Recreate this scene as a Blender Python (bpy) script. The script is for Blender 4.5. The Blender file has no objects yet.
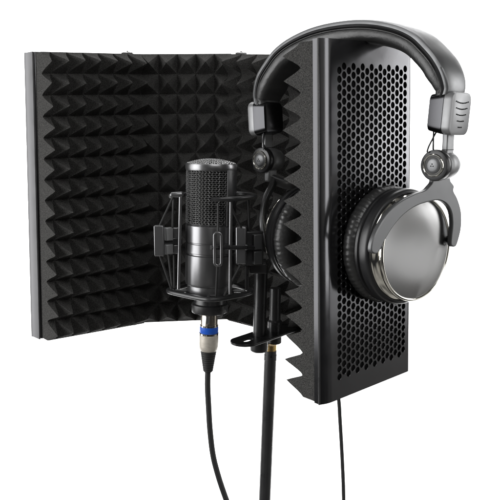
import bpy, math, random
from mathutils import Vector, Matrix
random.seed(7)
S = bpy.context.scene
COL = S.collection

# ------------------------------------------------------------------ camera
FPX = 700.0                      # focal length in photo pixels (photo is 498 wide)
PITCH = math.radians(9.0)
CAMZ = 1.5
cd = bpy.data.cameras.new('camera'); cam = bpy.data.objects.new('camera', cd); COL.objects.link(cam)
cd.sensor_width = 36; cd.sensor_fit = 'HORIZONTAL'; cd.lens = FPX/498*36
cd.clip_start = .02; cd.clip_end = 50
cam.location = (0, 0, CAMZ); cam.rotation_euler = (math.radians(90)-PITCH, 0, 0)
S.camera = cam
S.render.resolution_x = 1020; S.render.resolution_y = 1024

# ------------------------------------------------------------------ world: dim grey studio
W = bpy.data.worlds.new('World'); S.world = W; W.use_nodes = True
_n = W.node_tree; _tc = _n.nodes.new('ShaderNodeTexCoord'); _sx = _n.nodes.new('ShaderNodeTexNoise')
_sx.inputs['Scale'].default_value = 1.7; _sx.inputs['Detail'].default_value = 1.0            # made-up bright patches, added to give the chrome varied reflections
_n.links.new(_tc.outputs['Generated'], _sx.inputs['Vector'])
_rp = _n.nodes.new('ShaderNodeValToRGB'); _rp.color_ramp.elements[0].position = .40; _rp.color_ramp.elements[1].position = .62
_rp.color_ramp.elements[0].color = (.12, .12, .125, 1); _rp.color_ramp.elements[1].color = (2.0, 1.95, 1.85, 1)
_n.links.new(_sx.outputs['Fac'], _rp.inputs[0]); _n.links.new(_rp.outputs[0], _n.nodes['Background'].inputs[0])
W.node_tree.nodes['Background'].inputs[1].default_value = .17

# ------------------------------------------------------------------ studio lamps
def lamp(name, loc, target, sx, sy, power, col=(1, 1, 1)):
    l = bpy.data.lights.new(name, 'AREA'); l.shape = 'RECTANGLE'; l.size = sx; l.size_y = sy
    l.energy = power; l.color = col
    o = bpy.data.objects.new(name, l); COL.objects.link(o)
    o.location = loc
    d = Vector(target)-Vector(loc)
    o.rotation_euler = d.to_track_quat('-Z', 'Y').to_euler()
    return o
lamp('backdrop_lamp', (-1.6, 1.75, 1.9), (-1.15, 2.9, 1.2), .8, 1.6, 125)
lamp('backdrop_lamp', (1.6, 1.75, 1.9), (1.15, 2.9, 1.2), .8, 1.6, 125)
lamp('backdrop_lamp', (0, 1.7, 3.2), (0, 2.8, .5), 2.4, .5, 45)
lamp('area_lamp', (-1.22, .13, 1.58), (0, .68, 1.47), .75, 1.12, 14)        # left
lamp('area_lamp', (-1.12, .66, 1.46), (.04, .57, 1.45), .46, .98, 4.6)        # left edge, added to brighten the right wing's flange
k_ = lamp('area_lamp', (1.60, .93, 1.76), (.13, .65, 1.55), .42, .80, 8.0)  # right, upper
k_.rotation_euler.rotate_axis('Z', math.radians(-16))
lamp('area_lamp', (1.6, .54, 1.12), (.14, .62, 1.45), .8, .27, .95)         # right, low and dim, added and shaped to lighten the ear cup cap
lamp('area_lamp', (1.10, .00, 1.62), (.06, .60, 1.52), .34, 1.0, 4.0)       # front right strip, added for a bright reflection along the bent edge
lamp('area_lamp', (.40, -.45, 2.30), (.05, .7, 1.45), .9, .6, 6)           # overhead front

S.view_settings.view_transform = 'Standard'; S.view_settings.look = 'None'
S.view_settings.exposure = 0; S.view_settings.gamma = 1

# ------------------------------------------------------------------ pixel -> metre helper (used once, to read sizes off the photo)
def bp(px, py, Y):
    a = (px-249)/FPX; b = (250-py)/FPX
    r = Vector((a, math.cos(PITCH)+b*math.sin(PITCH), -math.sin(PITCH)+b*math.cos(PITCH)))
    p = r*(Y/r.y)
    return Vector((p.x, p.y, p.z+CAMZ))

# ------------------------------------------------------------------ materials
def mat(name, base=(.05, .05, .05), rough=.5, metal=0.0, spec=.5, coat=0.0, noise=None, bump=None, rvar=None, aniso=0):
    """noise=(scale, colour2, detail); bump=(scale, strength, distance)"""
    m = bpy.data.materials.new(name); m.use_nodes = True
    nt = m.node_tree; b = nt.nodes['Principled BSDF']
    b.inputs['Base Color'].default_value = (*base, 1)
    b.inputs['Roughness'].default_value = rough
    b.inputs['Metallic'].default_value = metal
    b.inputs['Specular IOR Level'].default_value = spec
    b.inputs['Coat Weight'].default_value = coat
    b.inputs['Anisotropic'].default_value = aniso
    tc = nt.nodes.new('ShaderNodeTexCoord')
    if noise:
        n = nt.nodes.new('ShaderNodeTexNoise'); n.inputs['Scale'].default_value = noise[0]
        n.inputs['Detail'].default_value = noise[2]
        nt.links.new(tc.outputs['Object'], n.inputs['Vector'])
        r = nt.nodes.new('ShaderNodeValToRGB')
        r.color_ramp.elements[0].position = .38; r.color_ramp.elements[1].position = .66
        r.color_ramp.elements[0].color = (*base, 1); r.color_ramp.elements[1].color = (*noise[1], 1)
        nt.links.new(n.outputs['Fac'], r.inputs[0]); nt.links.new(r.outputs[0], b.inputs['Base Color'])
    if rvar:
        n = nt.nodes.new('ShaderNodeTexNoise'); n.inputs['Scale'].default_value = rvar[0]; n.inputs['Detail'].default_value = 6
        nt.links.new(tc.outputs['Object'], n.inputs['Vector'])
        mr = nt.nodes.new('ShaderNodeMapRange'); mr.inputs[1].default_value = .3; mr.inputs[2].default_value = .7
        mr.inputs[3].default_value = rough-rvar[1]; mr.inputs[4].default_value = rough+rvar[1]
        nt.links.new(n.outputs['Fac'], mr.inputs[0]); nt.links.new(mr.outputs[0], b.inputs['Roughness'])
    if bump:
        n = nt.nodes.new('ShaderNodeTexNoise'); n.inputs['Scale'].default_value = bump[0]; n.inputs['Detail'].default_value = 3
        nt.links.new(tc.outputs['Object'], n.inputs['Vector'])
        bn = nt.nodes.new('ShaderNodeBump'); bn.inputs['Strength'].default_value = bump[1]; bn.inputs['Distance'].default_value = bump[2]
        nt.links.new(n.outputs['Fac'], bn.inputs['Height']); nt.links.new(bn.outputs[0], b.inputs['Normal'])
    return m
M = {}
M['foam'] = mat('charcoal_foam', (.022, .022, .022), .95, spec=.12, noise=(1500, (.094, .092, .088), 3), bump=(1400, .8, .0006))
M['tray'] = mat('black_coated_steel', (.088, .088, .092), .16, metal=.9, rvar=(60, .03), bump=(900, .05, .0001))
M['steel_edge'] = mat('coated_steel_edge', (.17, .17, .175), .34, metal=1, rvar=(60, .04))
M['steel'] = mat('bright_steel', (.62, .62, .62), .28, metal=1)
M['chrome'] = mat('chrome', (.84, .82, .75), .06, metal=1)  # warm tint in the colour stands in for khaki reflections
M['silver'] = mat('satin_grey_metal_paint', (.150, .152, .155), .40, metal=.75, rvar=(90, .06), bump=(1500, .06, .0001))
M['silver_light'] = mat('satin_light_grey_paint', (.245, .247, .251), .44, metal=.6, rvar=(90, .05), bump=(1500, .06, .0001))
M['cheek'] = mat('dark_chrome', (.055, .055, .058), .24, metal=1)
M['cap'] = mat('spun_grey_metal', (.25, .25, .25), .25, metal=1, aniso=.5)
M['leather'] = mat('black_leatherette', (.026, .026, .026), .38, spec=.55, bump=(420, .35, .0006), rvar=(50, .08))
M['black'] = mat('black_plastic', (.014, .014, .015), .34, spec=.5, rvar=(80, .06))
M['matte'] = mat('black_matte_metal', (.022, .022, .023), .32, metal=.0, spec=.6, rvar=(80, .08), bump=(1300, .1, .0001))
M['rubber'] = mat('black_rubber', (.020, .020, .020), .55, spec=.4, bump=(900, .15, .0002))
M['mic'] = mat('gunmetal_lacquer', (.22, .22, .225), .30, metal=.9, rvar=(200, .012), bump=(1800, .04, .0001))
M['mesh'] = mat('grille_wire', (.34, .34, .34), .42, metal=1)
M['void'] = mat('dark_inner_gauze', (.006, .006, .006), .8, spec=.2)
M['blue'] = mat('blue_plastic', (.012, .10, .55), .35, spec=.5)
M['nickel'] = mat('nickel', (.66, .60, .52), .22, metal=1)
M['beige'] = mat('satin_nickel_collar', (.60, .56, .49), .42, metal=.35, noise=(300, (.52, .48, .42), 2))
M['brass'] = mat('brass', (.80, .55, .22), .25, metal=1)
M['backdrop'] = mat('white_seamless_paper', (.86, .86, .86), .9, spec=.1)

# ------------------------------------------------------------------ mesh builder
class MB:
    def __init__(s): s.v = []; s.f = []
    def add(s, vs, fs):
        o = len(s.v); s.v += [Vector(p) for p in vs]; s.f += [tuple(i+o for i in f) for f in fs]; return s
    def box(s, c, ax, sz):
        """c centre, ax three axes, sz full sizes"""
        c = Vector(c); a = [Vector(q).normalized()*(z/2) for q, z in zip(ax, sz)]
        vs = [c+a[0]*i+a[1]*j+a[2]*k for i in (-1, 1) for j in (-1, 1) for k in (-1, 1)]
        return s.add(vs, [(0, 1, 3, 2), (4, 6, 7, 5), (0, 4, 5, 1), (2, 3, 7, 6), (0, 2, 6, 4), (1, 5, 7, 3)])
    def lathe(s, o, axis, prof, n=48, close=True, ref=None):
        """prof: list of (radius, distance along axis)"""
        o = Vector(o); z = Vector(axis).normalized()
        x = Vector(ref) if ref else (Vector((1, 0, 0)) if abs(z.x) < .9 else Vector((0, 1, 0)))
        x = (x-z*x.dot(z)).normalized(); y = z.cross(x)
        vs = []
        for r, h in prof:
            for i in range(n):
                t = 2*math.pi*i/n; vs.append(o+z*h+(x*math.cos(t)+y*math.sin(t))*max(r, 1e-5))
        fs = []
        for k in range(len(prof)-1):
            for i in range(n):
                j = (i+1) % n; fs.append((k*n+i, k*n+j, (k+1)*n+j, (k+1)*n+i))
        if close:
            fs.append(tuple(range(n))[::-1]); fs.append(tuple((len(prof)-1)*n+i for i in range(n)))
        return s.add(vs, fs)
    def cyl(s, a, b, r, r2=None, n=24, ch=0):
        a = Vector(a); b = Vector(b); L = (b-a).length; r2 = r if r2 is None else r2
        pr = [(r, 0), (r2, L)] if not ch else [(r-ch, 0), (r, ch), (r2, L-ch), (r2-ch, L)]
        return s.lathe(a, b-a, pr, n)
    def sweep(s, pts, cs, up=None, closed=False, caps=True):
        """cs: list of (a,b) or function k-> list; a along side axis, b along normal axis"""
        pts = [Vector(p) for p in pts]; N = len(pts); vs = []; fs = []
        prev = None
        for k in range(N):
            if closed: t = (pts[(k+1) % N]-pts[k-1]).normalized()
            else: t = (pts[min(k+1, N-1)]-pts[max(k-1, 0)]).normalized()
            if up is not None:
                u = up(k) if callable(up) else Vector(up)
            else:
                u = prev if prev is not None else (Vector((0, 0, 1)) if abs(t.z) < .9 else Vector((1, 0, 0)))
            u = (u-t*u.dot(t)).normalized(); prev = u; w = t.cross(u)
            c = cs(k) if callable(cs) else cs
            m = len(c)
            for a, b in c: vs.append(pts[k]+w*a+u*b)
        for k in range(N if closed else N-1):
            q = (k+1) % N
            for i in range(m):
                j = (i+1) % m; fs.append((k*m+i, k*m+j, q*m+j, q*m+i))
        if caps and not closed:
            fs.append(tuple(range(m))[::-1]); fs.append(tuple((N-1)*m+i for i in range(m)))
        return s.add(vs, fs)
    def tube(s, pts, r, n=10, closed=False):
        rr = r if callable(r) else (lambda k: r)
        return s.sweep(pts, lambda k: [(rr(k)*math.cos(2*math.pi*i/n), rr(k)*math.sin(2*math.pi*i/n)) for i in range(n)], closed=closed)
    def build(s, name, m, parent=None, bevel=0, smooth=35, seg=3):
        org = parent_loc(parent) if parent else Vector((0, 0, 0))
        me = bpy.data.meshes.new(name)
        me.from_pydata([tuple(p-org) for p in s.v], [], s.f)
        me.materials.append(m)
        import bmesh
        b = bmesh.new(); b.from_mesh(me); bmesh.ops.remove_doubles(b, verts=b.verts, dist=2e-6); bmesh.ops.recalc_face_normals(b, faces=b.faces); b.to_mesh(me); b.free()
        o = bpy.data.objects.new(name, me); COL.objects.link(o)
        if parent: o.parent = parent
        if smooth:
            me.polygons.foreach_set('use_smooth', [True]*len(me.polygons)); me.set_sharp_from_angle(angle=math.radians(smooth))
        if bevel:
            md = o.modifiers.new('bevel', 'BEVEL'); md.width = bevel; md.segments = seg; md.limit_method = 'ANGLE'; md.angle_limit = math.radians(40)
            md.harden_normals = False
        return o
def parent_loc(p):
    v = Vector((0, 0, 0))
    while p: v = v+p.location; p = p.parent
    return v
def thing(name, loc, label, cat, group=None):
    o = bpy.data.objects.new(name, None); COL.objects.link(o); o.location = loc
    o.empty_display_size = .02; o['label'] = label; o['category'] = cat
    if group: o['group'] = group
    return o
def smoothpath(pts, n=8):
    pts = [Vector(p) for p in pts]; out = []
    P = [pts[0]*2-pts[1]]+pts+[pts[-1]*2-pts[-2]]
    for i in range(1, len(P)-2):
        for k in range(n):
            t = k/n; a, b, c, d = P[i-1:i+3]
            out.append(.5*((2*b)+(c-a)*t+(2*a-5*b+4*c-d)*t*t+(3*b-a-3*c+d)*t**3))
    out.append(pts[-1]); return out
def rrect(w, h, r, n=4):
    out = []
    for cx, cy, a0 in ((w/2-r, h/2-r, 0), (-w/2+r, h/2-r, 90), (-w/2+r, -h/2+r, 180), (w/2-r, -h/2+r, 270)):
        for i in range(n+1):
            a = math.radians(a0+90*i/n); out.append((cx+r*math.cos(a), cy+r*math.sin(a)))
    return out

# ------------------------------------------------------------------ setting: white seamless backdrop
b = MB(); vs = []; prof = [(1.7, 0)]+[(2.3+.6*math.sin(math.radians(a)), .6-.6*math.cos(math.radians(a))) for a in range(0, 91, 6)]+[(2.9, 4.2)]
for y, z in prof: vs += [(-2.3, y, z), (2.3, y, z)]
b.add(vs, [(2*i, 2*i+1, 2*i+3, 2*i+2) for i in range(len(prof)-1)])
o = b.build('backdrop', M['backdrop'], smooth=60); o['kind'] = 'structure'

# ================================================================== acoustic shield
H = .30
shield = thing('acoustic_shield', bp(236, 318, .80), 'four-panel folding reflection shield with charcoal pyramid foam inside and perforated black metal outside', 'acoustic shield')
PROF = [(0, 0), (.12, .05), (.3, .2), (.55, .48), (.8, .78), (.90, .94), (1, .985)]
def prof(x):
    for (a, ya), (c, yc) in zip(PROF, PROF[1:]):
        if x <= c: return ya+(yc-ya)*(x-a)/(c-a)
    return 1.0
class Panel:
    """bilinear patch through four corners; n points to the foam side"""
    def __init__(s, TL, BL, TR, BR, flip=False):
        s.c = (TL, BL, TR, BR)
        e = ((TR-TL)+(BR-BL)).normalized(); d = ((BL-TL)+(BR-TR)).normalized()
        s.n = d.cross(e).normalized()
        if flip: s.n = -s.n
        s.W = ((TR-TL).length+(BR-BL).length)/2; s.Hh = ((BL-TL).length+(BR-TR).length)/2
        s.e = e; s.d = d
    def P(s, u, v, t=0):
        TL, BL, TR, BR = s.c
        return TL*(1-u)*(1-v)+BL*(1-u)*v+TR*u*(1-v)+BR*u*v+s.n*t
def foam(pan, rows, slab, spike, u0=0., u1=1., v0=.004, v1=.996, ph=.5, sub=10, t0=.0004, squeeze=1.0):
    """heightfield of pyramids; ph = phase of the first column (0 cuts through a valley, .5 through an apex line)"""
    per = pan.Hh*(v1-v0)/rows
    cols = pan.W*(u1-u0)/(per*squeeze)
    nu = int(round(cols*sub)); nv = rows*sub
    vs = []; fs = []
    tip = {}
    for j in range(nv+1):
        for i in range(nu+1):
            cu = i/sub+ph; cv = j/sub
            iu = math.floor(cu); iv = min(math.floor(cv), rows-1)
            fu = cu-iu-.5; fv = cv-iv-.5
            h = prof(max(0, 1-2*max(abs(fu), abs(fv))))
            if (iu, iv) not in tip: tip[(iu, iv)] = (1+random.uniform(-.05, .03), random.uniform(-.05, .05), random.uniform(-.05, .05))
            s_, dx, dy = tip[(iu, iv)]
            vs.append(pan.P(u0+(u1-u0)*i/nu+dx*h*per/pan.W, v0+(v1-v0)*j/nv+dy*h*per/pan.Hh, t0+slab+spike*h*s_))
    def id(i, j): return j*(nu+1)+i
    for j in range(nv):
        for i in range(nu):
            fu = ((i+.5)/sub+ph) % 1-.5; fv = ((j+.5)/sub) % 1-.5
            a, b_, c, d = id(i, j), id(i+1, j), id(i+1, j+1), id(i, j+1)
            if fu*fv > 0: fs += [(a, b_, c), (a, c, d)]
            else: fs += [(a, b_, d), (b_, c, d)]
    # skirt + back
    ring = [(i, 0) for i in range(nu)]+[(nu, j) for j in range(nv)]+[(i, nv) for i in range(nu, 0, -1)]+[(0, j) for j in range(nv, 0, -1)]
    base = len(vs)
    for i, j in ring: vs.append(pan.P(u0+(u1-u0)*i/nu, v0+(v1-v0)*j/nv, t0))
    n = len(ring)
    for k in range(n):
        q = (k+1) % n; fs.append((id(*ring[k]), base+k, base+q, id(*ring[q])))
    fs.append(tuple(base+k for k in range(n)))
    return MB().add(vs, fs)
def tray_plain(pan, depth, lip=0.0):
    """pressed tray: solid plate with folded flanges, front plane at t=0"""
    m = MB(); th = .0012
    def slab_(u0, u1, v0, v1, ta, tb):
        vs = [pan.P(u, v, t) for u in (u0, u1) for v in (v0, v1) for t in (ta, tb)]
        m.add(vs, [(0, 1, 3, 2), (4, 6, 7, 5), (0, 4, 5, 1), (2, 3, 7, 6), (0, 2, 6, 4), (1, 5, 7, 3)])
    slab_(0, 1, 0, 1, -depth, 0)
    return m

YA, YB = .731, .812
pA = Panel(bp(34, 51.5, YA), bp(41, 339, YA), bp(139, 54, YB), bp(142, 321, YB))
pB = Panel(bp(142, 54.5, YB), bp(142, 320.5, YB), bp(232, 54, .818), bp(232, 317, .818))
pC = Panel(bp(232, 54, .818), bp(232, 318, .818), bp(399, 55, .690), bp(398, 360, .690))
for p_ in (pA, pB, pC):
    if p_.n.y > 0: p_.n = -p_.n
def metal_panel(pan, depth):
    return tray_plain(pan, depth).build('metal_panel', M['tray'], shield, bevel=.0012)
def rolled_edge():
    m = MB(); N = 50; sec = [(0, -.001), (-.006, .0008), (-.016, 0), (-.024, -.0125), (-.029, -.0150), (-.029, -.0165), (0, -.0165)]
    vs = [pA.P(u, j/N, t) for j in range(N+1) for u, t in sec]; n = len(sec)
    m.add(vs, [(j*n+i, j*n+(i+1) % n, (j+1)*n+(i+1) % n, (j+1)*n+i) for j in range(N) for i in range(n)]+[tuple(range(n)), tuple(N*n+i for i in range(n))])
    return m
a_ = metal_panel(pA, .0145); b_ = metal_panel(pB, .0145); c_ = metal_panel(pC, .012)
foam(pA, 14, .014, .026, u0=.010, u1=.955, ph=.5, squeeze=.84).build('foam_panel', M['foam'], a_, smooth=50)
foam(pB, 14, .014, .023, u0=-.01, u1=.985, ph=.0, squeeze=.98).build('foam_panel', M['foam'], b_, smooth=50)
foam(pC, 14, .014, .024, u0=.03, u1=.93, ph=.1).build('foam_panel', M['foam'], c_, smooth=50)

rolled_edge().build('rolled_edge', M['steel_edge'], a_, smooth=30)
# --- right wing: perforated outer face -------------------------------------
DT = (bp(321.5, 37.5, .561), bp(322.5, 406, .561), bp(411.5, 45, .637), bp(409, 371, .637))
pD = Panel(*DT)
if pD.n.y < 0: pD.n = -pD.n
pD.n.z = 0; pD.n.normalize()          # n points inwards (foam side, away from camera)
TD = .0095                            # tray depth
def perforated():
    m = MB(); W_, H_ = pD.W, pD.Hh
    nc = 16; ncirc = 16; rowp = .0232
    ua, ub = .155, .948
    cw = (ub-ua)/nc
    va, vb = .058, .945
    rows = 38
    rp = (vb-va)/(rows+.5)
    def bend(u, v):                       # softly rolled edges towards the flanges
        t = 0
        if u < .10: t += .0032*((.10-u)/.10)**2
        if u > .975: t += .0008*((u-.975)/.025)**2
        return t
    def quad_(u0, u1, v0, v1, nu=1, nv=1):
        vs = [pD.P(u0+(u1-u0)*i/nu, v0+(v1-v0)*j/nv, bend(u0+(u1-u0)*i/nu, v0+(v1-v0)*j/nv)) for j in range(nv+1) for i in range(nu+1)]
        m.add(vs, [(j*(nu+1)+i, j*(nu+1)+i+1, (j+1)*(nu+1)+i+1, (j+1)*(nu+1)+i) for j in range(nv) for i in range(nu)])
    quad_(0, ua, 0, 1, 24, 60)
    quad_(ub, 1, 0, 1, 8, 60)
    quad_(ua, ub, 0, va, nc, 6); quad_(ua, ub, vb, 1, nc, 6)
    ru = cw*.435; rv = rp*.405
    for c in range(nc):
        off = 0 if c % 2 else rp*.5
        u0 = ua+c*cw; uc = u0+cw/2
        if off: 
            quad_(u0, u0+cw, va, va+off)
        else:
            quad_(u0, u0+cw, vb-rp*.5, vb)
        for r in range(rows):
            v0 = va+off+r*rp; vc = v0+rp/2
            corners = [(u0, v0), (u0+cw, v0), (u0+cw, v0+rp), (u0, v0+rp)]
            # outer ring sampled on the rectangle, inner ring on the ellipse
            outer = []; inner = []
            for k in range(ncirc):
                a = 2*math.pi*(k+.0)/ncirc
                ca, sa = math.cos(a), math.sin(a)
                q = max(abs(ca)/(cw/2*W_), abs(sa)/(rp/2*H_))
                s_ = 1/q
                outer.append((uc+ca*s_/W_, vc+sa*s_/H_))
                inner.append((uc+ca*ru, vc+sa*rv))
            # snap nearest outer samples onto the corners
            for cu, cv in corners:
                k = min(range(ncirc), key=lambda k: ((outer[k][0]-cu)*W_)**2+((outer[k][1]-cv)*H_)**2)
                outer[k] = (cu, cv)
            vs = [pD.P(u, v, bend(u, v)) for u, v in outer]+[pD.P(uc+(u-uc)*1.07, vc+(v-vc)*1.07, bend(u, v)) for u, v in inner]+[pD.P(u, v, bend(u, v)+.00022) for u, v in inner]+[pD.P(u, v, bend(u, v)+.0016) for u, v in inner]
            n = ncirc; fs = []
            for k in range(n):
                q = (k+1) % n
                fs += [(k, q, n+q, n+k), (n+k, n+q, 2*n+q, 2*n+k), (2*n+k, 2*n+q, 3*n+q, 3*n+k)]
            m.add(vs, fs)
    # flanges (near, far, top, bottom) as folded strips
    e = bend(0, .5)
    fl = MB()
    def strip(A, B, C, D): fl.add([A, B, C, D], [(0, 1, 2, 3)])
    N = 60
    for u in (0, 1):
        for j in range(N):
            v0, v1 = j/N, (j+1)/N
            strip(pD.P(u, v0, bend(u, v0)+.0005), pD.P(u, v1, bend(u, v1)+.0005), pD.P(u, v1, TD), pD.P(u, v0, TD))
    for v in (0, 1):
        for i in range(N):
            u0, u1 = i/N, (i+1)/N
            strip(pD.P(u0, v, bend(u0, v)), pD.P(u1, v, bend(u1, v)), pD.P(u1, v, TD), pD.P(u0, v, TD))
    return m, fl
pm, fl = perforated()
d_ = pm.build('perforated_panel', M['tray'], shield, smooth=8)
d_['label'] = 'glossy perforated outer face of the right wing'
fl.build('folded_flange', M['tray'], d_, smooth=0)
# thin folded lip along the near edge: the dark seam between face and flange
lip = MB()
lip.sweep([pD.P(.004, v, .0036)-pD.e*.0006 for v in [i/40 for i in range(41)]], rrect(.0016, .0016, .0006, 3), up=pD.n)
lip.build('edge_seam', M['matte'], d_)
foam(Panel(*[q+pD.n*TD for q in DT], flip=False) if False else pD, 15, .0138, .0215, u0=.002, u1=.93, ph=.5, t0=TD+.0002).build('foam_panel', M['foam'], d_, smooth=50)
# gauze of dark foam right behind the holes
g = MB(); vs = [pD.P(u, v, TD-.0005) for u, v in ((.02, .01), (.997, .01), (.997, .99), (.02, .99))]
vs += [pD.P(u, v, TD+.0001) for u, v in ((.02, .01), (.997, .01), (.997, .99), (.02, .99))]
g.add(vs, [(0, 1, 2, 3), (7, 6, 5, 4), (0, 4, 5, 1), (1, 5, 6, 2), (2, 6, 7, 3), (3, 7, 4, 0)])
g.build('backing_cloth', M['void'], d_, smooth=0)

# --- hinges ---------------------------------------------------------------
def hinge(p, e, top=True):
    s = 1 if top else -1
    m = MB(); up = Vector((0, 0, s))
    side = Vector((e.x, e.y, 0)).normalized(); dep = side.cross(Vector((0, 0, 1)))
    m.box(p+up*.0008, (side, dep, up), (.013, .008, .0016))
    h = m.build('hinge', M['steel'], shield, bevel=.0005)
    k = MB()
    for dx in (-.0040, .0040):
        k.lathe(p+up*.0016+side*dx, up, [(.0022, 0), (.0022, .0006), (.0014, .0012), (.0004, .0013)], 16)
    k.lathe(p+up*.0016, up, [(.0024, 0), (.0024, .0018), (.0014, .0026)], 16)
    k.build('screw', M['steel'], h)
X = Vector((1, 0, 0))
hinge(pA.P(.955, 0, -.004)+X*-.006, X); hinge(pC.P(.03, 0, -.004)+X*.003, X)
hinge(pA.P(.93, 1, -.002), X, False); hinge(pC.P(.03, 1, -.002), X, False)

# ================================================================== microphone
YM = .66
k = YM/FPX*1.006
top = bp(211.5, 163.5, YM); bot = bp(209.5, 300, YM)
ax = (top-bot).normalized()                    # up along the microphone
def my(py):                                    # distance below the top for a photo row
    return -(py-163.5)/(300-163.5)*(top-bot).length
mic = thing('microphone', bp(209.5, 312, YM), 'gunmetal side-address condenser microphone with woven wire grille, upright in the shock mount', 'microphone')
m = MB().lathe(top, ax, [(.0005, my(222)), (.0222, my(222)), (.0236, my(223.5)), (.0238, my(225)), (.0238, my(239.4)), (.0232, my(240)), (.0232, my(240.8)), (.0238, my(241.4)),
    (.0238, my(250)), (.0226, my(250.6)), (.0226, my(252)), (.0236, my(252.8)), (.0236, my(280.5)), (.0230, my(282.5)), (.0215, my(283.5)), (.0215, my(290)), (.018, my(293)), (.0005, my(293))], 72)
m.build('body', M['mic'], mic, smooth=25)
m = MB().lathe(top, ax, [(.0215, my(225)), (.0215, my(168)), (.021, my(164))], 48)
m.build('inner_gauze', M['void'], mic)
m = MB().lathe(top, ax, [(.0222, my(170)), (.0240, my(169.5)), (.0243, my(168)), (.0243, my(165)), (.0238, my(163.5)), (.0222, my(163))], 72, close=False)
m.build('grille_rim', M['mic'], mic, smooth=40)
# woven side grille
m = MB(); x0 = (X-ax*X.dot(ax)).normalized(); y0 = ax.cross(x0)
NC = 46; zr = [170+i*1.9 for i in range(28)]
def gp(th, h, r): return top+ax*h+(x0*math.cos(th)+y0*math.sin(th))*r
for i, z in enumerate(zr):
    pts = [gp(2*math.pi*j/(NC*2), my(z), .0231+(.0004 if ((j//2)+i) % 2 else -.0004)) for j in range(NC*2)]
    m.tube(pts, .00036, 4, closed=True)
for j in range(NC):
    th = 2*math.pi*(j+.25)/NC
    pts = [gp(th+(.034 if i % 2 else -.034), my(169.5+i*1.9), .0231+(.00045 if (i+j) % 2 else -.00045)) for i in range(28)]
    m.tube(pts, .00042, 4)
gr = m.build('grille', M['mesh'], mic, smooth=60)
# domed top grille of crossing wires
m = MB(); R0 = .0226
def dome(a, c): 
    rr = math.sqrt(a*a+c*c); return .0040*(1-(rr/R0)**2)
for dirn in (0, 1):
    n = 9
    for i in range(-n, n+1):
        a = i*R0/(n+.5); hw = math.sqrt(max(0, R0*R0-a*a)); pts = []
        q = max(4, int(hw/.0007))
        for j in range(q+1):
            c = -hw+2*hw*j/q
            A, B = (a, c) if dirn else (c, a)
            r45 = math.radians(38)
            p = top+ax*(my(163.5)+dome(A, B)+(.0003 if (j+i+dirn) % 2 else -.0003))+x0*(A*math.cos(r45)-B*math.sin(r45))+y0*(A*math.sin(r45)+B*math.cos(r45))
            pts.append(p)
        m.tube(pts, .00050, 5)
m.build('top_grille', M['mesh'], mic, smooth=60)
for th in (-math.radians(47), -math.radians(47)+math.pi):
    m = MB()
    rad = x0*math.cos(th)+y0*math.sin(th); tan = ax.cross(rad)
    m.box(top+ax*my(196)+rad*.0238, (tan, rad, ax), (.0022, .0012, abs(my(222)-my(168))))
    m.build('grille_strut', M['mic'], mic, bevel=.0004)
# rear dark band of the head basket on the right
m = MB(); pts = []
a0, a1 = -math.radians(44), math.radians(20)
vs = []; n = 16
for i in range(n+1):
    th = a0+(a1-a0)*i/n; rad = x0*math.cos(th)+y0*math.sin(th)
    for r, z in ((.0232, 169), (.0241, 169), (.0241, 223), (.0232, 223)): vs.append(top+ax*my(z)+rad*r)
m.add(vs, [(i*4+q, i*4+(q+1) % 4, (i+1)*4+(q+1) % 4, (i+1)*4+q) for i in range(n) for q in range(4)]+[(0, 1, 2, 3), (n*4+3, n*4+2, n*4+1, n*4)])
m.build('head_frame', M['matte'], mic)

# ================================================================== shock mount
mount = thing('shock_mount', bp(212, 300, YM), 'black spider shock mount cradling the microphone with rings, rods and clamp blocks', 'shock mount')
def mp(px, py, dy=0.0): return bp(px, py, YM+dy)
# lower ring / plate and nut
c_low = bp(210, 293, YM)
m = MB().lathe(bp(209.6, 312, YM), ax, [(.0155, 0), (.0172, .0006), (.0176, .002), (.0176, .0085), (.0155, .0095), (.0150, .014), (.018, .0155), (.018, .017)], 56)
m.build('threaded_nut', M['matte'], mount, smooth=25)
def loop_path(c, pts2, n=6):                      # closed smooth ring from (x px offset, depth m) pairs
    P = [c+Vector((x*k, d, 0)) for x, d in pts2]; out = []
    N = len(P)
    for i in range(N):
        a, b2, c2, d2 = P[i-1], P[i], P[(i+1) % N], P[(i+2) % N]
        for q in range(n):
            t = q/n; out.append(.5*((2*b2)+(c2-a)*t+(2*a-5*b2+4*c2-d2)*t*t+(3*b2-a-3*c2+d2)*t**3))
    return out
rs = rrect(.0056, .0040, .0014, 3)
m = MB().sweep(loop_path(bp(210, 291, YM), [(-41, -.001), (-22, -.020), (-4, -.034), (6, -.036), (20, -.027), (40, -.008), (38, .010), (18, .032), (-14, .034), (-36, .014)]), rs, up=Vector((0, 0, 1)), closed=True)
m.build('lower_ring', M['matte'], mount)
m = MB()
for dx, dy in ((-38, .0), (0, -.034), (36, -.0), (0, .033)):
    m.cyl(bp(210, 291, YM), bp(210, 291, YM)+Vector((dx*k, dy, 0)), .0016, n=8)
m.lathe(bp(210, 293, YM), (0, 0, 1), [(.022, 0), (.0235, .001), (.0235, .0022), (.0215, .003)], 48)
m.build('lower_plate', M['matte'], mount)
# upper ring is open at the front left
up_c = bp(212, 196, YM)
def arc_pts(lst): return smoothpath([up_c+Vector((x*k, d, 0)) for x, d in lst], 8)
m = MB().sweep(arc_pts([(1.5, -.034), (12, -.035), (26, -.030), (40, -.010), (41, .008), (28, .028), (4, .036), (-16, .032), (-33, .014), (-40, -.002)]), rs, up=Vector((0, 0, 1)))
m.build('upper_ring', M['matte'], mount)
m = MB()
m.box(bp(177, 194.5, YM-.004), (Vector((1, .1, .05)), Vector((0, 1, 0)), Vector((0, 0, 1))), (.0125, .010, .0048))
m.build('ring_end', M['mic'], mount, bevel=.0018)
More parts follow.
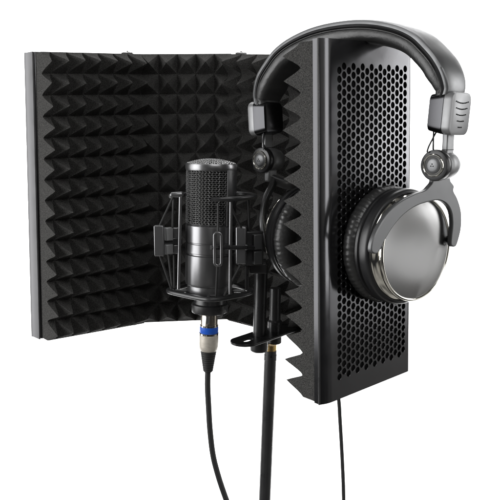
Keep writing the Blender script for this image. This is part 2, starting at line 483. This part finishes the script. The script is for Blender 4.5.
# inner upright rods
def rod(a, b2, r, mt, nm): MB().cyl(a, b2, r, n=12).build(nm, mt, mount)
rod(bp(180.5, 197, YM-.014), bp(178.5, 289, YM-.014), .0016, M['mic'], 'rod')
rod(bp(231, 202, YM-.031), bp(230, 294, YM-.031), .0016, M['mic'], 'rod')
rod(bp(249, 199, YM-.004), bp(247, 289, YM-.004), .0014, M['matte'], 'rod')
rod(bp(196, 195, YM+.034), bp(195, 288, YM+.034), .0013, M['matte'], 'rod')
# middle frame: blocks, oval link and bars
def block(px, py, dy, w, h, d, rot, mt='silver', nm='block', bev=.0008):
    c = mp(px, py, dy); r = math.radians(rot)
    a = Vector((math.cos(r), math.sin(r), 0)); b3 = Vector((-math.sin(r), math.cos(r), 0))
    return MB().box(c, (a, b3, Vector((0, 0, 1))), (w*k, d, h*k)).build(nm, M[mt], mount, bevel=bev)
lb = block(159.5, 240.5, -.016, 9.5, 30, .008, -4, 'mic', 'clamp_block')
block(168.5, 234, -.009, 8, 13, .006, 30, 'silver_light', 'clamp_block'); block(168.5, 249, -.009, 8, 10, .006, 30, 'silver_light', 'clamp_block')
block(172, 241, -.004, 20, 7, .008, 12, 'matte', 'arm')
block(176, 233, -.004, 6, 11, .005, 10, 'mic', 'clamp_block'); block(176, 249, -.004, 6, 9, .005, 10, 'mic', 'clamp_block')
block(241.5, 245, -.016, 10.5, 37, .010, -6, 'mic', 'clamp_block', bev=.0012)
block(256, 241.5, -.008, 9, 15, .010, 25, 'silver', 'clamp_block'); block(256, 257, -.008, 9, 13, .010, 25, 'silver', 'clamp_block')
block(250, 248, -.006, 26, 34, .008, 10, 'matte', 'arm')
m = MB(); cl = mp(218, 249, -.040); pts = []
for i in range(28):
    a = 2*math.pi*i/28; ca, sa = math.cos(a), math.sin(a)
    q = 3.3*k; hh = 12.4*k
    pts.append(cl+Vector((q*ca, 0, hh*(1 if sa > 0 else -1)+q*sa if abs(sa) > .05 else 0)))
m.sweep(pts, rrect(.0026, .0050, .0009, 3), up=Vector((0, 1, 0)), closed=True)
m.build('oval_link', M['mic'], mount)
m = MB().cyl(mp(211, 247.5, -.040), mp(211, 247.5, -.040)+Vector((.004, 0, 0)), .0016, n=12)
m.cyl(mp(211, 247.5, -.041), mp(246, 247.5, -.022), .0021, n=14)
m.cyl(mp(246, 247.5, -.022), mp(262, 248, .0), .0024, n=14)
m.build('cross_bar', M['matte'], mount)
m = MB()
fr = [(-48, -.010), (-30, -.034), (6, -.042), (34, -.020), (44, .004), (34, .030), (0, .046), (-34, .030)]
m.sweep(loop_path(mp(210, 247, 0), fr), rrect(.003, .004, .001, 2), up=Vector((0, 0, 1)), closed=True)
# elastic cords and struts
def elastic(list_):
    for a, b2 in list_:
        MB().tube([a, b2], .0011, 8).build('elastic_cord', M['rubber'], mount)
elastic([(mp(173, 197, -.008), mp(159.5, 226, -.016)), (mp(173.5, 197, -.004), mp(172.5, 227, -.010)),
         (mp(218, 203, -.036), mp(218, 233, -.040)), (mp(229, 203, -.030), mp(244, 233, -.018)), (mp(248, 200, -.006), mp(249, 232, -.008)),
         (mp(160, 256, -.016), mp(171.5, 289, -.012)), (mp(168, 251, -.009), mp(172.5, 289, -.008)),
         (mp(217.5, 265, -.040), mp(216, 296, -.034)), (mp(241, 264, -.018), mp(224, 296, -.032)), (mp(246, 266, -.008), mp(246, 290, -.006)),
         (mp(174, 255, -.004), mp(174.5, 288, .0))])
# hook that ties the mount to the stand tube
m = MB().box(mp(258, 266, .018), (X, Vector((0, 1, 0)), Vector((0, 0, 1))), (.017, .030, .010))
m.build('stand_adapter', M['matte'], mount, bevel=.0012)

# ================================================================== microphone cable with plug
cable = thing('microphone_cable', bp(208, 313, YM), 'black microphone cable with nickel plug and bright blue ring hanging under the microphone', 'cable')
pt = bp(209.4, 312, YM); dn = (bp(208, 372, YM)-pt).normalized(); L1 = (bp(208, 372, YM)-pt).length/60
m = MB().lathe(pt, dn, [(.0080, -.004), (.0082, 0), (.0084, 13*L1), (.0090, 13.6*L1)], 40); m.build('plug_shell', M['nickel'], cable)
MB().box(pt+dn*6*L1+Vector((-.0012, -.0080, 0)), (X, Vector((0, 1, 0)), dn), (.0036, .0014, .008)).build('release_latch', M['steel'], cable, bevel=.0005)
m = MB().lathe(pt, dn, [(.0086, 12.2*L1), (.0090, 12.6*L1), (.0090, 13.8*L1), (.0086, 14*L1)], 40); m.build('plug_rim', M['chrome'], cable)
m = MB().lathe(pt, dn, [(.0086, 13.6*L1), (.0091, 14*L1), (.0092, 19.5*L1), (.0088, 20.2*L1)], 40); m.build('blue_ring', M['blue'], cable)
m = MB().lathe(pt, dn, [(.0090, 20*L1), (.0095, 20.4*L1), (.0095, 21.8*L1), (.0089, 22.2*L1)], 40); m.build('plug_rim', M['chrome'], cable)
m = MB().lathe(pt, dn, [(.0088, 22*L1), (.0093, 22.6*L1), (.0094, 33*L1), (.0088, 36.8*L1), (.0080, 38*L1)], 40); m.build('collar', M['beige'], cable)
pr = [(.0081, 37.4*L1)]
for i in range(9):
    z = 38.5+i*2.3; r = .0078-.00036*i
    pr += [(r, z*L1), (r, (z+1.5)*L1), (r-.0008, (z+1.7)*L1), (r-.0008, (z+2.2)*L1)]
pr += [(.0040, 59.5*L1), (.0028, 60*L1)]
m = MB().lathe(pt, dn, pr, 32); m.build('strain_relief', M['rubber'], cable, smooth=25)
pts = smoothpath([bp(208, 369, YM), bp(207.6, 385, YM), bp(208.5, 405, YM), bp(210, 430, YM), bp(213, 455, YM), bp(218, 475, YM), bp(223.5, 492, YM), bp(230, 510, YM), bp(240, 540, YM+.01), bp(262, 590, YM+.03)], 8)
MB().tube(pts, .0029, 14).build('cord', M['rubber'], cable)

# ================================================================== stand
stand = thing('microphone_stand', bp(264, 489, .72), 'slim black tubular stand with slotted clamp plate behind the microphone', 'microphone stand')
YS = .705
m = MB().cyl(bp(261.5, 266, YS), bp(259, 341, YS), .0066, n=32); m.build('upper_tube', M['matte'], stand)
m = MB().lathe(bp(259, 351, YS), Vector((.01, 0, 1)), [(.0080, 0), (.0092, .0012), (.0094, .003), (.0094, .0135), (.0070, .015)], 40); m.build('tube_foot', M['matte'], stand, smooth=30)
m = MB().lathe(bp(274.5, 343, YS+.02), Vector((.01, 0, 1)), [(.0068, 0), (.0076, .001), (.0076, .024), (.0060, .026), (.0060, .06)], 36); m.build('collar', M['matte'], stand, smooth=30)
m = MB().lathe(bp(270.5, 351, YS+.018), Vector((.01, 0, 1)), [(.0064, 0), (.0064, .007)], 32); m.build('brass_bush', M['brass'], stand)
pole_b = bp(262.3, 560, YS+.018); pole_t = bp(270.6, 350, YS+.018)
m = MB().cyl(pole_b, pole_t, .0066, n=40); m.build('pole', M['matte'], stand)
m = MB().cyl(bp(270.2, 360, YS+.018), bp(270.45, 354, YS+.018), .0069, n=40); m.build('pole_ring', M['matte'], stand, bevel=.0004)
MB().cyl(bp(271, 357, YS+.0100), bp(271, 357, YS+.0122), .0011, n=12).build('rivet', M['void'], stand)
# slotted plate: flat outline extruded
def plate(outline, hole, z_dir, th, nm, mt, parent):
    m = MB(); n = len(outline); o2 = [q+z_dir*th for q in outline]; h2 = [q+z_dir*th for q in hole]
    vs = outline+hole+o2+h2; fs = []; 
    for i in range(n):
        j = (i+1) % n
        fs += [(i, j, n+j, n+i), (2*n+i, 2*n+j, 3*n+j, 3*n+i), (i, j, 2*n+j, 2*n+i), (n+i, n+j, 3*n+j, 3*n+i)]
    m.add(vs, fs); return m.build(nm, mt, parent, bevel=.0006, seg=2)
pc = bp(245, 343, YS-.020); pz = Vector((0, 0, 1))
pe = (bp(300, 329, YS+.055)-bp(252, 346, YS-.012)); pe.normalize(); pw = pz.cross(pe).normalized(); pn = pe.cross(pw).normalized()
out = []; hol = []
N = 36
for i in range(N):
    a = 2*math.pi*i/N+math.pi/2
    ca, sa = math.cos(a), math.sin(a)
    Lx = .0 if ca < 0 else .085
    out.append(pc+pe*(Lx+.0150*ca)+pw*(.0150*sa))
    hol.append(pc+pe*((.0 if ca < 0 else .008)+.0042*ca)+pw*(.0042*sa))
plate(out, hol, pn, .0028, 'clamp_plate', M['black'], stand)

# ================================================================== headphones
YR, YLft = .560, .692
PR = bp(440, 165, YR); PL = bp(270, 160, YLft)
HO = (PR+PL)/2; HL = (PR-PL).normalized(); HF = Vector((0, 0, 1)).cross(HL).normalized(); HU = HL.cross(HF).normalized()
if HU.z < 0: HU = -HU
def hp(l, f, u): return HO+HL*l+HF*f+HU*u
phones = thing('headphones', hp(0, 0, .10), 'silver and black over-ear studio headphones hung over the right wing of the shield', 'headphones')
def outer_curve(n=64):
    half = [(.1035, .046), (.1072, .058), (.1050, .070), (.0985, .082), (.0885, .0930), (.0750, .1042), (.0555, .1128), (.0290, .1188)]
    pts = [Vector((l, u, 0)) for l, u in half]+[Vector((0, .1206, 0))]+[Vector((-l*.985, u, 0)) for l, u in half[::-1]]
    return smoothpath(pts, 6)
oc = outer_curve(); NO = len(oc)
def tn(i):
    t = (oc[min(i+1, NO-1)]-oc[max(i-1, 0)]).normalized(); return t, Vector((t.y, -t.x, 0))     # radial outwards
def along(i, off, f=0.0):
    t, n_ = tn(i); p = oc[i]+n_*off; return hp(p.x, f, p.y)
def upv(i):
    t, n_ = tn(i); return HL*n_.x+HU*n_.y
shell = MB()
def cs_shell(kk):
    w = .0172
    e = min(kk, NO-1-kk)
    w = .0138+.0034*min(1, max(0, (e-6)/12))**.8
    top_ = [(w*math.cos(math.radians(a)), -.0030+.0030*max(0, math.sin(math.radians(a)))**.45) for a in range(0, 181, 12)]
    return top_+[(-w, -.0052), (w, -.0052)]
shell.sweep([along(i, -.0012) for i in range(NO)], cs_shell, up=upv)
shell.build('headband', M['silver'], phones, smooth=50)
pad = MB()
i0, i1 = 2, NO-3
def cs_pad(kk):
    e = min(kk, i1-i0-kk)/12; s_ = min(1, .78+.22*e)
    return [(.0168*s_*(abs(math.cos(math.radians(a)))**.6)*(1 if math.cos(math.radians(a)) > 0 else -1), .0078*s_*(abs(math.sin(math.radians(a)))**.7)*(1 if math.sin(math.radians(a)) > 0 else -1)) for a in range(0, 360, 15)]
pad.sweep([along(i, -.0128+.0045*(1-min(1, min(i-i0, i1-i)/14))) for i in range(i0, i1+1)], cs_pad, up=lambda q: upv(q+i0))
pad.build('headband_padding', M['leather'], phones, smooth=60)
def fw(i): return (.0132+.0034*min(1, max(0, (min(i, NO-1-i)-6)/12))**.8)
for f in (-1, 1):
    MB().tube([along(i, -.0066, f*fw(i)) for i in range(2, NO-2)], .0013, 8).build('piping', M['black'], phones)
for f in (-1, ):
    MB().tube([along(i, -.0092, f*(fw(i)+.0002)) for i in range(3, NO-3)], .0006, 6).build('seam', M['leather'], phones)

def side_parts(sg, swivel, cc, fork):
    """sg=+1 right, -1 left"""
    out_ = HL*sg
    P0 = PR if sg > 0 else PL
    # slider housing
    cb = hp(sg*.1015, 0, .0400)
    tilt = math.radians(4)*sg
    ul = (HU+HL*math.tan(tilt)).normalized(); ll = ul.cross(HF).normalized()*-1
    if ll.dot(out_) < 0: ll = -ll
    m = MB(); vs = []; 
    prof_ = rrect(.0300, .0330, .0062, 5)
    lay = [(-.0020, .93), (-.0012, .96), (.0005, .975), (.0055, 1.0), (.0072, .97), (.0078, .90)]
    for t, s_ in lay:
        for a, b4 in prof_: vs.append(cb+ll*t+HF*a*s_+ul*b4*s_)
    n = len(prof_); fs = [(q*n+i, q*n+(i+1) % n, (q+1)*n+(i+1) % n, (q+1)*n+i) for q in range(len(lay)-1) for i in range(n)]
    fs += [tuple(range(n)), tuple((len(lay)-1)*n+i for i in range(n))]
    sb = m.add(vs, fs).build('slider_housing', M['silver_light'], phones, smooth=40)
    # darker bright-edged inner cheek
    m = MB(); vs = []
    for t, s_ in ((-.0135, .80), (-.0130, .86), (-.0010, .985), (.0000, .985)):
        for a, b4 in prof_: vs.append(cb+ll*t+HF*a*s_*1.012+ul*b4*s_*1.012)
    m.add(vs, [(q*n+i, q*n+(i+1) % n, (q+1)*n+(i+1) % n, (q+1)*n+i) for q in range(3) for i in range(n)]+[tuple(range(n)), tuple(3*n+i for i in range(n))])
    m.build('housing_cheek', M['cheek'], sb, smooth=40)
    # rows of fine slots on the outer face
    m = MB(); rows = [9, 8, 7, 5, 3]
    for r, cnt in enumerate(rows):
        for c in range(cnt):
            x = (c-(cnt-1)/2)*.00225; z = .0095-r*.0046-(1-(x/.010)**2)*.0014
            m.box(cb+ll*.00785+HF*x+ul*z, (HF, ul, ll), (.0013, .0009, .0005))
    m.build('slots', M['void'], sb, smooth=0)
    # stem
    m = MB().box(hp(sg*.0985, .0015, .0165), (HF, HL, HU), (.0105, .0050, .019)); m.build('stem', M['silver_light'], phones, bevel=.0010)
    m = MB().box(hp(sg*.0985, .0015, .0120), (HF, HL, HU), (.0106, .0051, .0005)); m.build('stem_joint', M['void'], phones)
    # thin wire loop
    w_ = smoothpath([hp(sg*.0920, -.010, .026), hp(sg*.0925, -.0105, .018), hp(sg*.0915, -.0085, .012), hp(sg*.0905, -.006, .009)], 6)
    MB().tube(w_, .0007, 8).build('wire', M['black'], phones)
    w_ = smoothpath([hp(sg*.0930, -.0075, .026), hp(sg*.0900, -.0125, .015), hp(sg*.0890, -.0135, .010)], 6)
    MB().tube(w_, .0007, 8).build('wire', M['black'], phones)
    # pivot barrel: axis runs front to back
    pc_ = hp(sg*.0945, 0, 0)
    m = MB().lathe(pc_-HF*.0125, HF, [(.0090, 0), (.0118, .0008), (.0124, .002), (.0124, .0065), (.0118, .0075)], 44); piv = m.build('pivot', M['black'], phones, smooth=40)
    m = MB().lathe(pc_-HF*.0052, HF, [(.0100, 0), (.0112, .001), (.0118, .006), (.0114, .012), (.0098, .0175), (.0070, .021), (.0030, .0228), (.0004, .0230)], 44); m.build('pivot_barrel', M['silver_light'], phones, smooth=60)
    m = MB().lathe(pc_-HF*.0136, HF, [(.0078, .0012), (.0080, .0002), (.0086, -.0002), (.0091, .0004), (.0091, .0018)], 44, close=False); m.build('pivot_ring', M['chrome'], piv, smooth=60)
    m = MB().lathe(pc_-HF*.0142, HF, [(.0003, -.0004), (.0040, -.0001), (.0066, .0006), (.0074, .0016), (.0074, .0030)], 44); m.build('pivot_cap', M['silver'], piv, smooth=50)
    m = MB()
    for a in range(3):
        t = math.radians(90+120*a); m.box(pc_-HF*.0147+(HL*math.cos(t)+HU*math.sin(t))*.0011, (HL, HU, HF), (.0008, .0008, .0004))
    m.build('cap_dots', M['void'], piv)
    # cup
    L_ = Vector((math.cos(swivel), math.sin(swivel), 0)); F_ = Vector((0, 0, 1)).cross(L_).normalized()*1.0
    if sg > 0 and F_.y < 0: F_ = -F_
    R_ = .0447
    cup = MB().lathe(cc, L_, [(.0370, -.0060), (.0405, -.0064), (.0425, -.0080), (.0440, -.0105), (.0452, -.0125), (.0460, -.0130), (.0462, -.0150)], 96, close=False).build('chrome_bowl', M['chrome'], phones, smooth=60)
    MB().lathe(cc, L_, [(.00001, .0004), (.012, .0003), (.024, -.0001), (.034, -.0008), (.0421, -.0018)], 96, close=False).build('cap', M['cap'], cup, smooth=60)
    MB().lathe(cc, L_, [(.0418, -.0019), (.0422, -.0010), (.0432, -.0008), (.0442, -.0018), (.0446, -.0034), (.0440, -.0052), (.0400, -.0066), (.0370, -.0066)], 96, close=False).build('cap_rim', M['chrome'], cup, smooth=60)
    MB().lathe(cc, L_, [(.0455, -.0120), (.0474, -.0122), (.0488, -.0135), (.0494, -.0165), (.0494, -.0200), (.0482, -.0210), (.0472, -.0216), (.0472, -.0232), (.0488, -.0240), (.0490, -.0262), (.0440, -.0280), (.001, -.0280)], 96, close=False).build('baffle_ring', M['black'], phones, smooth=40)
    # ear cushion, slightly wrinkled torus
    m = MB(); N1, N2 = 360, 20; vs = []
    for i in range(N1):
        a = 2*math.pi*i/N1; rd = F_*math.cos(a)+Vector((0, 0, 1))*math.sin(a)
        wr = .00030*math.sin(17*a+1.3)+.00030*math.sin(43*a+.4)+.00045*math.sin(67*a+math.sin(5*a))
        for j in range(N2):
            b5 = 2*math.pi*j/N2
            vs.append(cc+L_*(-.0348+.0092*math.sin(b5))+rd*(.0378+(.0130+wr*.5)*math.cos(b5)))
    m.add(vs, [(i*N2+j, i*N2+(j+1) % N2, ((i+1) % N1)*N2+(j+1) % N2, ((i+1) % N1)*N2+j) for i in range(N1) for j in range(N2)])
    m.build('ear_cushion', M['leather'], phones, smooth=80)
    # yoke fork
    for ai, arm in enumerate(fork):
        pts = smoothpath(arm, 8); n = len(pts)
        w0, w1 = ((.0170, .0092), (.0120, .0088))[ai] if sg > 0 else (.0100, .0100)
        def cs(kk, n=n, w0=w0, w1=w1):
            t = kk/(n-1); e = min(1, (n-1-kk)/4); s_ = .35+.65*math.sqrt(e)
            return rrect((w0+(w1-w0)*min(1, t*1.5))*s_, .0046, .0016, 3)
        MB().sweep(pts, cs, up=lambda q, pts=pts: ((pts[q]-cc)-L_*(pts[q]-cc).dot(L_)).normalized()*.55+L_*.85).build('yoke_arm', M['silver'], phones, smooth=45)
    return cc, L_, F_

ccR = bp(419, 249, .573)
side_parts(1, math.radians(-52), ccR, [])
LR = Vector((math.cos(math.radians(-52)), math.sin(math.radians(-52)), 0))
def on_plane(px, py, off):
    o = Vector((0, 0, CAMZ)); d = bp(px, py, 1.0)-o
    return o+d*((ccR+LR*off-o).dot(LR)/d.dot(LR))
yo = [(429.5, 186.5), (433, 182), (434.5, 175), (449, 175), (451, 181), (454.5, 186), (454, 191), (458, 199), (461.5, 212), (461.5, 227), (459, 239), (456, 246.5), (451.5, 245.5), (452, 236), (453, 224), (451.5, 212),
      (446.5, 204), (439, 200.5), (429, 202), (417, 206), (405, 214), (394.5, 225.5), (386, 239), (380, 251), (375.5, 254), (371.5, 251), (373, 240.5), (379.5, 226), (389, 212), (401, 201.5), (414, 194.5), (425, 190.5)]
yo = [Vector((x, y, 0)) for x, y in yo]; so = []
for q in range(len(yo)):
    a, b2, c2, d2 = yo[q-1], yo[q], yo[(q+1) % len(yo)], yo[(q+2) % len(yo)]
    for t in (0, .25, .5, .75): so.append(.5*((2*b2)+(c2-a)*t+(2*a-5*b2+4*c2-d2)*t*t+(3*b2-a-3*c2+d2)*t**3))
fr_ = [on_plane(q.x, q.y, .0056) for q in so]; bk_ = [q-LR*.0046 for q in fr_]; nn = len(fr_)
MB().add(fr_+bk_, [tuple(range(nn)), tuple(range(nn, 2*nn))[::-1]]+[(q, (q+1) % nn, nn+(q+1) % nn, nn+q) for q in range(nn)]).build('yoke', M['silver'], phones, bevel=.0011, seg=3)
for a_px in ((379, 246), (455, 240)):
    p_ = on_plane(*a_px, .003); q_ = ccR-LR*.010+((p_-ccR)-LR*(p_-ccR).dot(LR)).normalized()*.043
    MB().cyl(p_, q_, .0030, n=16).build('yoke_pin', M['silver'], phones, bevel=.0004)
LA = math.radians(118)
ccL = bp(302, 233, .682); Lo = Vector((math.cos(LA), math.sin(LA), 0)); Fo = Vector((math.sin(LA), -math.cos(LA), 0))
def lp(f, u, o): return ccL+Fo*f+Vector((0, 0, u))+Lo*o
yt = hp(-.0900, -.002, -.018)
lf = [[bp(275.5, 178, .690), bp(272, 186, .684), bp(266, 198, .672), bp(263, 212, .664), bp(263, 226, .659), bp(266, 239, .656), bp(270, 247, .656)],
      [yt, lp(-.010, .047, .008), lp(.020, .045, .006), lp(.042, .030, .002), lp(.0515, .008, -.004)]]
side_parts(-1, LA, ccL, lf)
MB().box(hp(-.090, -.002, -.0150), (HF, HL, HU), (.0120, .0070, .0120)).build('yoke_head', M['silver_light'], phones, bevel=.0016)
# lead
pts = smoothpath([bp(298, 280, .655), bp(306, 300, .645), bp(322, 340, .650), bp(334, 375, .655), bp(338.5, 398, .655), bp(340, 420, .655), bp(342, 455, .655), bp(343.5, 492, .655), bp(344, 540, .655), bp(340, 590, .66)], 8)
MB().tube(pts, .0019, 12).build('lead', M['rubber'], phones)
